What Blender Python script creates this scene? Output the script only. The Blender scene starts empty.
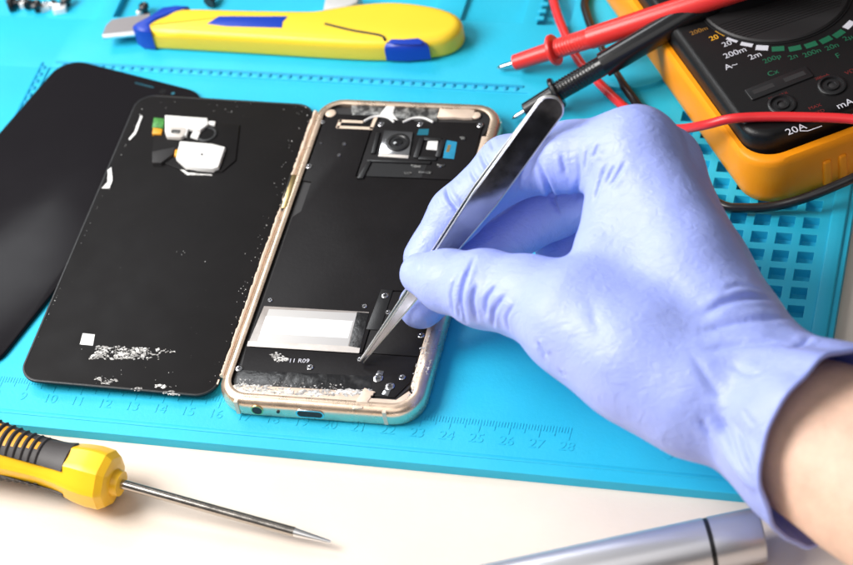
import bpy, bmesh, math, random
import numpy as np
from mathutils import Vector, Matrix, noise as mnoise
from mathutils.bvhtree import BVHTree
random.seed(4); rng = np.random.default_rng(4)
S = 0.01                                   # everything below is written in centimetres
SC = bpy.context.scene
COL = SC.collection
V = lambda *a: np.array(a, float)
def unit(a): a = np.asarray(a, float); return a / np.linalg.norm(a)

# ------------------------------------------------------------------ camera geometry (photograph fitted on the mat's ruler)
F, TX, TY, DIST, PIT, YAW, ROL = 2414.0054, 21.6867, 6.6565, 83.5034, math.radians(45.3672), math.radians(-21.859), math.radians(-11.6091)
_cy, _sy, _cp, _sp = math.cos(YAW), math.sin(YAW), math.cos(PIT), math.sin(PIT)
FWD = V(_sy*_cp, _cy*_cp, -_sp); _r0 = V(_cy, -_sy, 0); _u0 = np.cross(_r0, FWD)
RGT = math.cos(ROL)*_r0 + math.sin(ROL)*_u0; UPV = -math.sin(ROL)*_r0 + math.cos(ROL)*_u0
CAM = V(TX, TY, 0) - DIST*FWD
def at(px, py, z):
    """the point at height z (cm above the mat) seen at a pixel of the photograph"""
    d = FWD*F + RGT*(px-426.5) + UPV*(282.5-py)
    return CAM + d*((z-CAM[2])/d[2])

# ------------------------------------------------------------------ materials
def mat(name, col, rough=0.5, metal=0.0, spec=0.5, var=0.0, vscale=20, bump=0.0, bscale=60, sss=0.0, sssr=(1,.3,.2), coat=0, rvar=0.0, ramp=None, aniso=None, trans=0, dust=0, bump2=None):
    m = bpy.data.materials.new(name); m.use_nodes = True
    nt = m.node_tree; N = nt.nodes; L = nt.links; b = N['Principled BSDF']
    b.inputs['Base Color'].default_value = (*col, 1); b.inputs['Roughness'].default_value = rough
    b.inputs['Metallic'].default_value = metal; b.inputs['Specular IOR Level'].default_value = spec
    b.inputs['Coat Weight'].default_value = coat; b.inputs['Transmission Weight'].default_value = trans
    if sss:
        b.inputs['Subsurface Weight'].default_value = sss; b.inputs['Subsurface Radius'].default_value = sssr; b.inputs['Subsurface Scale'].default_value = 0.004
    tc = N.new('ShaderNodeTexCoord')
    def nz(scale, detail=4, rough=.55):
        n = N.new('ShaderNodeTexNoise'); n.inputs['Scale'].default_value = scale; n.inputs['Detail'].default_value = detail; n.inputs['Roughness'].default_value = rough
        L.new(tc.outputs['Object'], n.inputs['Vector']); return n
    last = None
    if var or ramp:
        n = nz(vscale, 6, .6); r = N.new('ShaderNodeValToRGB'); L.new(n.outputs['Fac'], r.inputs['Fac'])
        if ramp:
            r.color_ramp.elements[0].position = ramp[0]; r.color_ramp.elements[1].position = ramp[1]
            r.color_ramp.elements[0].color = (*col, 1); r.color_ramp.elements[1].color = (*ramp[2], 1)
        else:
            r.color_ramp.elements[0].position = .3; r.color_ramp.elements[1].position = .7
            r.color_ramp.elements[0].color = (*[c*(1-var) for c in col], 1); r.color_ramp.elements[1].color = (*[min(1, c*(1+var)) for c in col], 1)
        last = r.outputs['Color']; L.new(last, b.inputs['Base Color'])
    if dust:
        n = nz(900, 3, .6); r = N.new('ShaderNodeValToRGB'); L.new(n.outputs['Fac'], r.inputs['Fac'])
        r.color_ramp.elements[0].position = .70; r.color_ramp.elements[1].position = .76
        mx = N.new('ShaderNodeMix'); mx.data_type = 'RGBA'
        n2 = nz(60, 3); mm = N.new('ShaderNodeMath'); mm.operation = 'MULTIPLY'; L.new(r.outputs['Color'], mm.inputs[0]); L.new(n2.outputs['Fac'], mm.inputs[1])
        m2 = N.new('ShaderNodeMath'); m2.operation = 'MULTIPLY'; m2.inputs[1].default_value = dust; L.new(mm.outputs[0], m2.inputs[0])
        L.new(m2.outputs[0], mx.inputs['Factor'])
        if last: L.new(last, mx.inputs['A'])
        else: mx.inputs['A'].default_value = (*col, 1)
        mx.inputs['B'].default_value = (.6, .58, .55, 1); L.new(mx.outputs['Result'], b.inputs['Base Color'])
    if rvar:
        n = nz(vscale*1.7, 5); mr = N.new('ShaderNodeMapRange'); mr.inputs['To Min'].default_value = max(0, rough-rvar); mr.inputs['To Max'].default_value = min(1, rough+rvar)
        mr.inputs['From Min'].default_value = .3; mr.inputs['From Max'].default_value = .7
        L.new(n.outputs['Fac'], mr.inputs['Value']); L.new(mr.outputs[0], b.inputs['Roughness'])
    if bump:
        n = nz(bscale, 5); bp = N.new('ShaderNodeBump'); bp.inputs['Strength'].default_value = bump; bp.inputs['Distance'].default_value = .0006
        L.new(n.outputs['Fac'], bp.inputs['Height']); L.new(bp.outputs[0], b.inputs['Normal'])
        if bump2:
            mp = N.new('ShaderNodeMapping'); mp.inputs['Scale'].default_value = (1, 1.7, .55); L.new(tc.outputs['Object'], mp.inputs['Vector'])
            n3 = nz(bump2[0], 3); L.new(mp.outputs[0], n3.inputs['Vector']); n3.inputs['Distortion'].default_value = 1.2
            b2 = N.new('ShaderNodeBump'); b2.inputs['Strength'].default_value = bump2[1]; b2.inputs['Distance'].default_value = bump2[2]
            L.new(n3.outputs['Fac'], b2.inputs['Height']); L.new(bp.outputs[0], b2.inputs['Normal']); L.new(b2.outputs[0], b.inputs['Normal'])
    return m
M = dict(
    table=mat('table_laminate', (.77, .665, .565), .5, var=.035, vscale=25, bump=.10, bscale=700, dust=.12),
    mat=mat('cyan_silicone', (.018, .47, .69), .5, spec=.42, var=.05, vscale=26, bump=.14, bscale=900, rvar=.09, dust=.05),
    matdark=mat('cyan_silicone_mark', (.004, .33, .58), .55),
    glass=mat('black_screen_glass', (.012, .011, .013), .17, spec=.06, rvar=.04, vscale=30),
    blackin=mat('black_inner_film', (.0115, .0105, .0112), .45, spec=.13, var=.15, vscale=60, bump=.1, bscale=700, dust=.0),
    cover=mat('black_cover_inside', (.0105, .0098, .0102), .5, spec=.10, var=.12, vscale=40, dust=.10, rvar=.08),
    blackpl=mat('black_plastic', (.012, .012, .013), .35, bump=.08, bscale=1500),
    blackdull=mat('black_dull', (.02, .019, .02), .6),
    gold=mat('gold_aluminium', (.86, .66, .50), .28, metal=.85, var=.05, vscale=80, rvar=.08),
    goldpaint=mat('gold_inner_rim', (.78, .62, .49), .42, metal=.2, var=.08, vscale=120, ramp=None),
    steel=mat('polished_steel', (.62, .62, .64), .16, metal=1, rvar=.05, vscale=60),
    tweez=mat('dark_polished_steel', (.34, .35, .39), .15, metal=1, rvar=.05, vscale=90, dust=.25),
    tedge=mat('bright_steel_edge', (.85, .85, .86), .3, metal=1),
    shaft=mat('screwdriver_steel', (.50, .46, .42), .2, metal=1, rvar=.06, vscale=200),
    white=mat('white_label', (.85, .85, .84), .5),
    whitepl=mat('white_plastic', (.8, .79, .77), .4),
    tape=mat('clear_grey_tape', (.62, .58, .54), .25, var=.12, vscale=150, bump=.3, bscale=300),
    residue=mat('white_glue_residue', (.30, .29, .28), .6, ramp=(.38, .60, (.78, .77, .75)), vscale=420, bump=.5, bscale=900),
    film=mat('wrinkled_dark_film', (.012, .012, .013), .3, bump=1.0, bscale=160, ramp=(.5, .85, (.09, .09, .09)), vscale=130),
    foil=mat('grey_crumpled_foil', (.06, .06, .06), .3, metal=.4, bump=1.0, bscale=300, ramp=(.45, .65, (.42, .42, .40)), vscale=260),
    pcb=mat('green_circuit', (.06, .25, .05), .4, var=.5, vscale=700), bluepcb=mat('blue_circuit', (.01, .22, .38), .4, var=.2, vscale=300),
    orangebit=mat('orange_contact', (.75, .33, .02), .4), brass=mat('brass_contact', (.75, .55, .25), .3, metal=1),
    glove=mat('violet_nitrile', (.355, .43, .93), .44, spec=.42, var=.04, vscale=90, bump=.12, bscale=1400, bump2=(230, .32, .0012), sss=.15, sssr=(.25, .3, .8), rvar=.05),
    skin=mat('skin', (.80, .53, .40), .5, spec=.4, var=.09, vscale=160, bump=.3, bscale=1600, bump2=(420, .22, .0008), sss=.2, sssr=(1, .35, .2)),
    yellow=mat('yellow_plastic', (.90, .62, .035), .33, var=.02, vscale=40, bump=.08, bscale=1600),
    yellow2=mat('yellow_handle_plastic', (.96, .55, .02), .3, var=.02, vscale=40),
    blue=mat('blue_plastic', (.006, .045, .42), .35, bump=.06, bscale=1500),
    orange=mat('orange_rubber', (1.0, .33, .006), .45, spec=.3, var=.04, vscale=60, bump=.1, bscale=1200),
    red=mat('red_plastic', (.78, .035, .03), .33, bump=.06, bscale=1500), redcable=mat('red_cable_rubber', (.72, .025, .03), .35),
    blackcable=mat('black_cable_rubber', (.013, .012, .013), .3),
    meter=mat('black_glossy_plastic', (.009, .0085, .009), .34, spec=.28, bump=.15, bscale=2500, dust=.03),
    dial=mat('dial_plastic', (.022, .021, .022), .45, spec=.3), probebl=mat('black_probe_plastic', (.008, .008, .009), .24, spec=.5), blade=mat('blade_steel', (.30, .28, .285), .45, metal=.5), tapegrey=mat('clear_tape_border', (.33, .30, .28), .25, var=.15, vscale=150, bump=.3, bscale=300), lightgrey=mat('label_grey_print', (.50, .49, .48), .4),
    rubber=mat('grey_rubber_grip', (.045, .04, .04), .55, bump=.1, bscale=1500, dust=.1),
    silver=mat('silver_paint', (.68, .68, .71), .32, metal=.75, bump=.05, bscale=3000),
    grey=mat('grey_clear_plastic', (.55, .55, .56), .3, var=.1, vscale=90),
    green=mat('green_print', (.008, .12, .058), .5), redprint=mat('red_print', (.15, .01, .01), .5), orangeprint=mat('orange_print', (.85, .42, .02), .5), dimorange=mat('darker_orange_print', (.30, .14, .02), .5), whiteprint=mat('white_print', (.60, .60, .66), .5),  # dimorange repeats the orange print in a darker tone
    teal=mat('teal_flex', (.0, .12, .18), .4), lens=mat('lens_glass', (.006, .006, .007), .04, coat=1),
)

# ------------------------------------------------------------------ things, parts, meshes
FR = {}
def tag(o, label=None, cat=None, group=None, kind=None):
    if label: o['label'] = label
    if cat: o['category'] = cat
    if group: o['group'] = group
    if kind: o['kind'] = kind
    return o
def thing(name, label, cat, loc=(0, 0, 0), rot=0, group=None):
    o = bpy.data.objects.new(name, None); o.empty_display_size = .01; COL.objects.link(o)
    o.location = [c*S for c in loc]; o.rotation_euler = (0, 0, rot); FR[o.name] = (V(*loc), rot)
    return tag(o, label, cat, group)
class MB:
    def __init__(s): s.v = []; s.f = []
    def add(s, v, f):
        k = len(s.v); s.v += [tuple(map(float, p)) for p in v]; s.f += [tuple(i+k for i in q) for q in f]; return s
    def box(s, c, d, rz=0):
        x, y, z = [k/2 for k in d]; ca, sa = math.cos(rz), math.sin(rz)
        vs = [(c[0]+ca*a-sa*b, c[1]+sa*a+ca*b, c[2]+e) for e in (-z, z) for a, b in ((-x, -y), (x, -y), (x, y), (-x, y))]
        return s.add(vs, [(3, 2, 1, 0), (4, 5, 6, 7), (0, 1, 5, 4), (1, 2, 6, 5), (2, 3, 7, 6), (3, 0, 4, 7)])
    def slab(s, poly, z0, z1, bev=0.0, seg=3, bot=0.0, zf=None):
        """a solid with outline poly (ccw or cw) from z0 to z1, its top edge rounded by bev"""
        P = np.array(poly, float)
        if sum(P[i-1][0]*P[i][1]-P[i][0]*P[i-1][1] for i in range(len(P))) < 0: P = P[::-1]
        n = len(P); e = np.roll(P, -1, 0)-P; e /= np.linalg.norm(e, axis=1)[:, None]+1e-12
        nr = np.c_[e[:, 1], -e[:, 0]]; mi = nr+np.roll(nr, 1, 0); mi /= np.maximum((mi*nr).sum(1), .35)[:, None]
        rings = []
        if bot:
            for k in range(seg): a = math.pi/2*k/seg; rings.append((bot*(1-math.sin(a)), z0+bot*(1-math.cos(a))))
        rings.append((0, z0+bot))
        if bev:
            for k in range(seg+1): a = math.pi/2*k/seg; rings.append((bev*(1-math.cos(a)), z1-bev+bev*math.sin(a)))
        else: rings.append((0, z1))
        vs = []
        for ins, z in rings:
            q = P-mi*ins; vs += [(x, y, z+(zf(x, y) if zf else 0)) for x, y in q]
        fs = [tuple(range(n-1, -1, -1)), tuple(range((len(rings)-1)*n, len(rings)*n))]
        for r in range(len(rings)-1):
            for i in range(n): j = (i+1) % n; fs.append((r*n+i, r*n+j, (r+1)*n+j, (r+1)*n+i))
        return s.add(vs, fs)
    def ring(s, po, pi, z0, z1, bev=.04):
        """frame between two outlines with the same number of points"""
        n = len(po); vs = []
        def ins(P, d):
            P = np.array(P); c = P.mean(0); e = np.roll(P, -1, 0)-np.roll(P, 1, 0); e /= np.linalg.norm(e, axis=1)[:, None]; return P-np.c_[e[:, 1], -e[:, 0]]*d
        prof = [(po, 0, z0+bev), (po, 0, z1-bev*2), (po, bev*.6, z1-bev*.6), (po, bev*2, z1), (pi, -bev, z1), (pi, 0, z1-bev), (pi, 0, z0), (po, bev, z0)]
        for P, d, z in prof: vs += [(x, y, z) for x, y in ins(P, d)]
        fs = []; m = len(prof)
        for r in range(m):
            for i in range(n): j = (i+1) % n; q = (r+1) % m; fs.append((r*n+i, r*n+j, q*n+j, q*n+i))
        return s.add(vs, fs)
    def tube(s, path, r, n=14, caps=True, sq=None):
        P = np.array(path, float); m = len(P); R = np.full(m, r) if np.isscalar(r) else np.array(r, float)
        T = np.gradient(P, axis=0); T /= np.linalg.norm(T, axis=1)[:, None]+1e-12
        up = V(0, 0, 1) if abs(T[0][2]) < .9 else V(1, 0, 0); vs = []; a = np.cross(T[0], up)
        for i in range(m):
            a = a-T[i]*(a@T[i]); a /= np.linalg.norm(a); b = np.cross(a, T[i])
            for k in range(n): t = 2*math.pi*k/n; vs.append(P[i]+R[i]*(math.cos(t)*a+math.sin(t)*b))
        fs = [(i*n+k, i*n+(k+1) % n, (i+1)*n+(k+1) % n, (i+1)*n+k) for i in range(m-1) for k in range(n)]
        if caps: fs += [tuple(range(n-1, -1, -1)), tuple(range((m-1)*n, m*n))]
        return s.add(vs, fs)
    def lathe(s, prof, o, ax, n=24, a0=0, a1=2*math.pi, ref=(0, 0, 1), rf=None):
        """profile (distance along the axis, radius) turned round the axis"""
        ax = unit(ax); b = np.array(ref, float); b = b if np.linalg.norm(np.cross(b, ax)) > .05 else V(1, .01, 0); b = unit(b-ax*(b@ax)); a = np.cross(b, ax); o = np.array(o, float)
        full = abs(a1-a0-2*math.pi) < 1e-6; k = n if full else n+1; vs = []
        for d, r in prof:
            for i in range(k):
                t = a0+(a1-a0)*i/n; rr = r*(rf(t, d) if rf else 1); vs.append(o+ax*d+rr*(math.cos(t)*b+math.sin(t)*a))
        fs = []; m = len(prof)
        for r in range(m-1):
            for i in range(n): j = (i+1) % k; fs.append((r*k+i, r*k+j, (r+1)*k+j, (r+1)*k+i))
        if full: fs += [tuple(range(k-1, -1, -1)), tuple(range((m-1)*k, m*k))]
        else:
            fs += [tuple(r*k for r in range(m)), tuple(r*k+n for r in range(m-1, -1, -1))]
        return s.add(vs, fs)
    def text(s, string, size, o, xdir, z, depth=.01, align='CENTER'):
        cu = bpy.data.curves.new('lettering', 'FONT'); cu.body = string; cu.size = size; cu.extrude = depth/2; cu.align_x = align; cu.align_y = 'CENTER'
        ob = bpy.data.objects.new('lettering', cu); COL.objects.link(ob)
        me = bpy.data.meshes.new_from_object(ob.evaluated_get(bpy.context.evaluated_depsgraph_get()))
        xd = unit(V(xdir[0], xdir[1])); yd = V(-xd[1], xd[0])
        vs = [(o[0]+xd[0]*p.co.x+yd[0]*p.co.y, o[1]+xd[1]*p.co.x+yd[1]*p.co.y, z+p.co.z) for p in me.vertices]
        s.add(vs, [tuple(p.vertices) for p in me.polygons])
        bpy.data.objects.remove(ob); bpy.data.meshes.remove(me); bpy.data.curves.remove(cu); return s
    def build(s, name, m, parent=None, loc=None, rot=0, world=False, angle=40, mods=None):
        if parent is not None: fr = FR[parent.name]
        else: fr = (V(*(loc or (0, 0, 0))), rot)
        v = np.array(s.v, float)
        if world:
            v = v-fr[0]; c, q = math.cos(-fr[1]), math.sin(-fr[1]); v = np.c_[c*v[:, 0]-q*v[:, 1], q*v[:, 0]+c*v[:, 1], v[:, 2]]
        me = bpy.data.meshes.new(name); me.from_pydata([tuple(p) for p in v*S], [], s.f)
        bm = bmesh.new(); bm.from_mesh(me); bmesh.ops.recalc_face_normals(bm, faces=bm.faces); bm.to_mesh(me); bm.free()
        me.materials.append(M[m] if isinstance(m, str) else m)
        for p in me.polygons: p.use_smooth = True
        me.set_sharp_from_angle(angle=math.radians(angle))
        o = bpy.data.objects.new(name, me); COL.objects.link(o)
        if parent is not None: o.parent = parent
        else: o.location = [c*S for c in fr[0]]; o.rotation_euler = (0, 0, rot)
        FR[o.name] = fr
        return o
def rrect(w, h, r, n=8, cx=0, cy=0):
    r = [r]*4 if np.isscalar(r) else r; out = []
    for k, (sx, sy) in enumerate(((1, 1), (-1, 1), (-1, -1), (1, -1))):
        for i in range(n+1):
            a = math.pi/2*(k+i/n); out.append((cx+sx*(w/2-r[k])+r[k]*math.cos(a), cy+sy*(h/2-r[k])+r[k]*math.sin(a)))
    return out
def pxy(pts, z): return [tuple(at(x, y, z)[:2]) for x, y in pts]
def spline(pts, n=8):
    P = np.array(pts, float); Q = np.vstack([2*P[0]-P[1], P, 2*P[-1]-P[-2]]); out = []
    for i in range(1, len(Q)-2):
        for k in range(n):
            t = k/n; a, b, c, d = Q[i-1:i+3]
            out.append(.5*((2*b)+(c-a)*t+(2*a-5*b+4*c-d)*t*t+(-a+3*b-3*c+d)*t**3))
    out.append(P[-1]); return np.array(out)
def ragged(pts, amp, n=6):
    """outline with torn, uneven edges"""
    P = np.array(pts, float); out = []
    for i in range(len(P)):
        a, b = P[i], P[(i+1) % len(P)]
        for k in range(n): out.append(a+(b-a)*k/n+rng.normal(0, amp, 2)*(0.4 if k == 0 else 1))
    return out

def inside(p, P):
    c = False
    for i in range(len(P)):
        a, b = P[i-1], P[i]
        if (a[1] > p[1]) != (b[1] > p[1]) and p[0] < (b[0]-a[0])*(p[1]-a[1])/(b[1]-a[1])+a[0]: c = not c
    return c
def flakes(P, n, r0, r1, z, zf=None, stretch=1.8):
    """dried glue: many small raised irregular flakes inside an outline"""
    m = MB(); P = np.array(P); lo, hi = P.min(0), P.max(0); k = 0; tries = 0
    hot = [lo+(hi-lo)*rng.random(2) for _ in range(9)]; w = (hi-lo).max()
    while k < n and tries < n*30:
        tries += 1; p = lo+(hi-lo)*rng.random(2)
        if not inside(p, P): continue
        if rng.random() > .25+max(math.exp(-((p-h)@(p-h))/(w*.10)**2) for h in hot): continue
        r = r0*(r1/r0)**(rng.random()**1.6); q = rng.integers(5, 9); a0 = rng.random()*6; ta = rng.normal(0, .35)
        pts = []
        for t in np.sort(rng.random(q))*2*math.pi:
            rr = r*rng.uniform(.55, 1.25); x, y = rr*stretch*math.cos(t), rr*math.sin(t); pts.append((p[0]+x*math.cos(ta)-y*math.sin(ta), p[1]+x*math.sin(ta)+y*math.cos(ta)))
        h = rng.uniform(.006, .03); c = np.mean(pts, 0); zz = z+(zf(*c) if zf else 0)
        m.add([(x, y, zz-.004) for x, y in pts]+[(c[0]+(x-c[0])*.7, c[1]+(y-c[1])*.7, zz+h*rng.uniform(.5, 1.2)) for x, y in pts], [tuple(range(q, 2*q))]+[(i, (i+1) % q, q+(i+1) % q, q+i) for i in range(q)])
        k += 1
    return m
ZT = -0.4                                   # table level, the mat's top is 0
# ------------------------------------------------------------------ table
tb = MB().box((24, 8, ZT-1), (300, 220, 2)).build('table_top', 'table'); tag(tb, 'cream white table top under the blue mat', 'table', kind='structure')

# ------------------------------------------------------------------ repair mat
mt = thing('repair_mat', 'cyan blue silicone repair mat with moulded ruler, trays and square wells', 'repair mat', (13, 13, ZT))
x0, x1, y0, y1 = -9.25, 35.78, -1.26, 28.5
rec = [(-8, 4.85, 19.45, 27.5, -.33), (5.55, 18.6, 19.7, 27.5, -.33), (19.7, 22.15, 20.45, 27.5, -.2), (22.75, 24.0, 20.4, 26, -.34), (3.95, 4.12, 2.2, 16.44, -.07), (4.12, 23.3, 16.44, 16.56, -.07), (3.95, 4.12, 16.44, 16.56, -.07)]
gx = [34.42-.84*i for i in range(7)]; gy = [6.62+.832*j for j in range(12)]
for X in gx:
    for Y in gy: rec.append((X-.275, X+.275, Y-.265, Y+.265, -.375))
xs = sorted({x0, x1, 12, 20}|{a for r in rec for a in r[:2]}); ys = sorted({y0, y1, 8}|{a for r in rec for a in r[2:4]})
def hgt(x, y):
    for a, b, c, d, h in rec:
        if a < x < b and c < y < d: return h
    return 0.0
H = [[hgt((xs[i]+xs[i+1])/2, (ys[j]+ys[j+1])/2) for j in range(len(ys)-1)] for i in range(len(xs)-1)]
bm = bmesh.new(); vc = {}
def vv(x, y, z):
    k = (round(x, 4), round(y, 4), round(z, 4))
    if k not in vc: vc[k] = bm.verts.new(k)
    return vc[k]
def qf(*p): bm.faces.new([vv(*q) for q in p])
nx, ny = len(xs)-1, len(ys)-1
for i in range(nx):
    for j in range(ny):
        a, b, c, d, h = xs[i], xs[i+1], ys[j], ys[j+1], H[i][j]
        qf((a, c, h), (b, c, h), (b, d, h), (a, d, h)); qf((a, d, ZT), (b, d, ZT), (b, c, ZT), (a, c, ZT))
        if i+1 < nx and H[i+1][j] != h: k = H[i+1][j]; qf((b, c, h), (b, c, k), (b, d, k), (b, d, h))
        if j+1 < ny and H[i][j+1] != h: k = H[i][j+1]; qf((a, d, h), (b, d, h), (b, d, k), (a, d, k))
        if i == 0: qf((a, c, h), (a, d, h), (a, d, ZT), (a, c, ZT))
        if i == nx-1: qf((b, d, h), (b, c, h), (b, c, ZT), (b, d, ZT))
        if j == 0: qf((b, c, h), (a, c, h), (a, c, ZT), (b, c, ZT))
        if j == ny-1: qf((a, d, h), (b, d, h), (b, d, ZT), (a, d, ZT))
bmesh.ops.recalc_face_normals(bm, faces=bm.faces)
es = [e for e in bm.edges if len(e.link_faces) == 2 and e.calc_face_angle(0) > .6 and max(v.co.z for v in e.verts) > ZT+.01]
bmesh.ops.bevel(bm, geom=es, offset=.09, segments=3, profile=.5, affect='EDGES', clamp_overlap=True)
b_ = MB(); bm.verts.index_update(); b_.add([v.co for v in bm.verts], [[v.index for v in f.verts] for f in bm.faces]); bm.free()
base = b_.build('mat_sheet', 'mat', mt, world=True, angle=50)
r_ = MB()
for i in range(0, 281):
    X = i/10-.02; ln = .52 if i % 10 == 0 else (.40 if i % 5 == 0 else .24)
    r_.box((X, .78-ln/2, .002), (.028, ln, .024))
for i in range(0, 29): r_.text(str(i), .52, (i-.02, -.02), (1, .0), .003, .022)
r_.build('ruler_scale', 'mat', mt, world=True)
MB().text('S - 160', .8, (32.2, .1), (1, 0), .003, .022).build('moulded_code', 'mat', mt, world=True)
d_ = MB()
for i in range(46): d_.lathe([(0, .125), (.035, .11), (.07, .065), (.08, .015)], (4.5+.405*i, 16.72, -.01), (0, 0, 1), 8)
for i in range(26): d_.lathe([(0, .125), (.035, .11), (.07, .065), (.08, .015)], (3.72, 16.5-.40*i, -.01), (0, 0, 1), 8)
d_.slab(rrect(18.9, .11, .05, 3, 13.55, 16.86), -.01, .05, .04); d_.slab(rrect(.11, 10.4, .05, 3, 3.58, 11.6), -.01, .05, .04)
d_.build('notch_strip', 'matdark', mt, world=True)
l_ = MB(); l_.slab(rrect(.55, 29.0, .2, 4, 35.32, 13.6), -.02, .10, .08); l_.slab(rrect(44.6, .16, .07, 4, 13.2, -.72), -.02, .025, .02)
l_.build('border_rim', 'mat', mt, world=True)
g_ = MB()
for k in range(4): g_.slab(rrect(.34, .2, .05, 3, 22.83, 20.75+.42*k), -.02, .09, .05)
g_.build('tray_tooth', 'mat', mt, world=True)
c_ = MB(); p3 = at(650, 92, .3); cc_ = V(26.7, 18.9); c_.lathe([(0, 2.02), (.2, 2.0), (.27, 1.9), (.3, 1.7)], (*cc_, -.02), (0, 0, 1), 48)
c_.build('round_pad', 'mat', mt, world=True)

# ------------------------------------------------------------------ detached screen (lies on the mat, under the back cover)
sa = math.radians(-14.2); tl = V(4.5, 17.0); sd = V(math.cos(sa), math.sin(sa)); sn = V(-math.sin(sa), math.cos(sa))
sc_c = tl+sd*3.42-sn*7.5
sn_ = thing('phone_screen', 'black glass phone screen lying face up under the loose back cover', 'phone screen', (*sc_c, 0), sa)
MB().slab(rrect(6.84, 15.0, 1.05, 10), .0, .19, .06, 3, bot=.04).build('glass_panel', 'glass', sn_)
MB().slab(rrect(.9, .07, .05, 4, .6, 7.1), .18, .194, .002).build('earpiece_slot', 'teal', sn_)
MB().lathe([(0, .14), (.015, .14), (.016, .02)], (1.5, 7.02, .183), (0, 0, 1), 20).build('front_camera', 'lens', sn_)
MB().lathe([(0, .07), (.015, .07), (.016, .01)], (1.95, 7.05, .183), (0, 0, 1), 16).build('sensor_window', 'teal', sn_)

# ------------------------------------------------------------------ back cover (inside up)
ca = math.radians(1.35); ccen = V(12.13, 7.62)
def ctilt(x, y): return -.028*x
cv = thing('back_cover', 'black phone back cover lying inside up beside the opened phone', 'back cover', (*ccen, .30), ca)
def cl(px, py, z=.42):
    d = at(px, py, z)[:2]-ccen; c, s = math.cos(-ca), math.sin(-ca); return (c*d[0]-s*d[1], s*d[0]+c*d[1])
cb = MB(); cb.slab(rrect(7.08, 14.5, .75, 10), .0, .10, .04, 3, bot=.03, zf=ctilt); cb.build('shell', 'cover', cv)
CZ = .10
def cpart(name, pts, z0, z1, m, bev=.02, rag=0, n=6, parent=None):
    P = [cl(x, y) for x, y in pts]
    if rag: P = ragged(P, rag, n)
    return MB().slab(P, CZ+z0, CZ+z1, bev, 2, zf=ctilt).build(name, m, parent or cv)
cr = MB(); po = rrect(7.08, 14.5, .75, 10); pi_ = rrect(6.93, 14.35, .68, 10)
cr.ring(po, pi_, .03, .115, .012); cr.v = [(x, y, z+ctilt(x, y)) for x, y, z in cr.v]; cr.build('edge_lip', 'blackpl', cv)
cw = MB(); q = [cl(x, y) for x, y in ((155, 122), (240, 125), (236, 160), (222, 172), (180, 170), (152, 160))]
cw.slab(q, CZ-.02, CZ+.05, .04, 3, zf=ctilt); mo = cw.build('camera_frame', 'cover', cv)
cpart('white_cap', [(166, 119), (208, 121), (209, 127), (201, 133), (189, 132), (187, 139), (166, 136)], .0, .17, 'whitepl', .03)
cpart('white_cap', [(181, 145), (213, 147), (226, 150), (219, 170), (213, 172), (186, 170), (177, 162)], .0, .20, 'whitepl', .03)
cpart('white_tab', [(194, 133), (201, 134), (198, 141), (191, 139)], .0, .12, 'whitepl', .02)
cpart('white_tab', [(209, 123), (216, 123), (215, 127), (208, 126)], .0, .12, 'whitepl', .02)
lc = cl(207, 135)
MB().lathe([(0, .42), (.07, .41), (.09, .37), (.08, .30), (.02, .27), (.015, .01)], (lc[0], lc[1], CZ+ctilt(*lc)), (0, 0, 1), 28).build('lens_ring', 'blackpl', cv)
sc2 = cl(177, 136)
sw = MB().slab(rrect(.72, .56, .15, 5, *sc2), CZ, CZ+.2, .04, 2, zf=ctilt).build('sensor_holder', 'tape', cv)
MB().slab(rrect(.36, .2, .06, 3, *sc2), CZ+.2, CZ+.206, 0, 2, zf=ctilt).build('sensor_window', 'foil', sw)
cpart('green_circuit', [(155, 121), (165, 122), (164, 131), (153, 131)], .0, .13, 'pcb', .01)
cpart('orange_contact', [(154, 131), (163, 132), (162, 137), (153, 137)], .0, .12, 'orangebit', .01)
cpart('orange_contact', [(176, 152), (180, 152), (178, 159), (175, 158)], .0, .12, 'orangebit', .01)
cpart('black_bracket', [(153, 155), (176, 150), (174, 157), (162, 166), (153, 166)], .0, .15, 'blackdull', .03)
cpart('pin_hole', [(202, 157), (204, 157), (204, 159), (202, 159)], .199, .204, 'blackdull', 0)
cpart('glue_line', [(182, 168), (188, 173), (212, 174), (212, 175), (187, 175), (180, 170)], .0, .02, 'residue', 0, .01)
cpart('white_sticker', [(83, 334), (95, 335), (93, 346), (80, 345)], .0, .008, 'white', 0)
for pts in ([(97, 346), (174, 348), (174, 351), (160, 352), (160, 359), (90, 359)], [(94, 377), (120, 380), (108, 384), (101, 384)], [(131, 388), (141, 387), (141, 390), (133, 390)],
            [(153, 383), (173, 384), (172, 386), (155, 386)], [(160, 390), (172, 389), (180, 394), (164, 393)]):
    q = [cl(x, y) for x, y in pts]; A_ = abs(sum(q[i-1][0]*q[i][1]-q[i][0]*q[i-1][1] for i in range(len(q))))/2
    flakes(q, int(330*A_)+14, .012, .065, CZ, ctilt).build('glue_patch', 'residue', cv, angle=15)
for pts in ([(108, 172), (112, 169), (113, 182), (110, 190), (102, 190), (108, 184)], [(141, 117), (143, 118), (136, 136), (130, 142), (129, 141), (135, 133)]):
    cpart('white_strip', pts, .0, .02, 'white', 0, .008, 3)
fl = MB()
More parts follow.
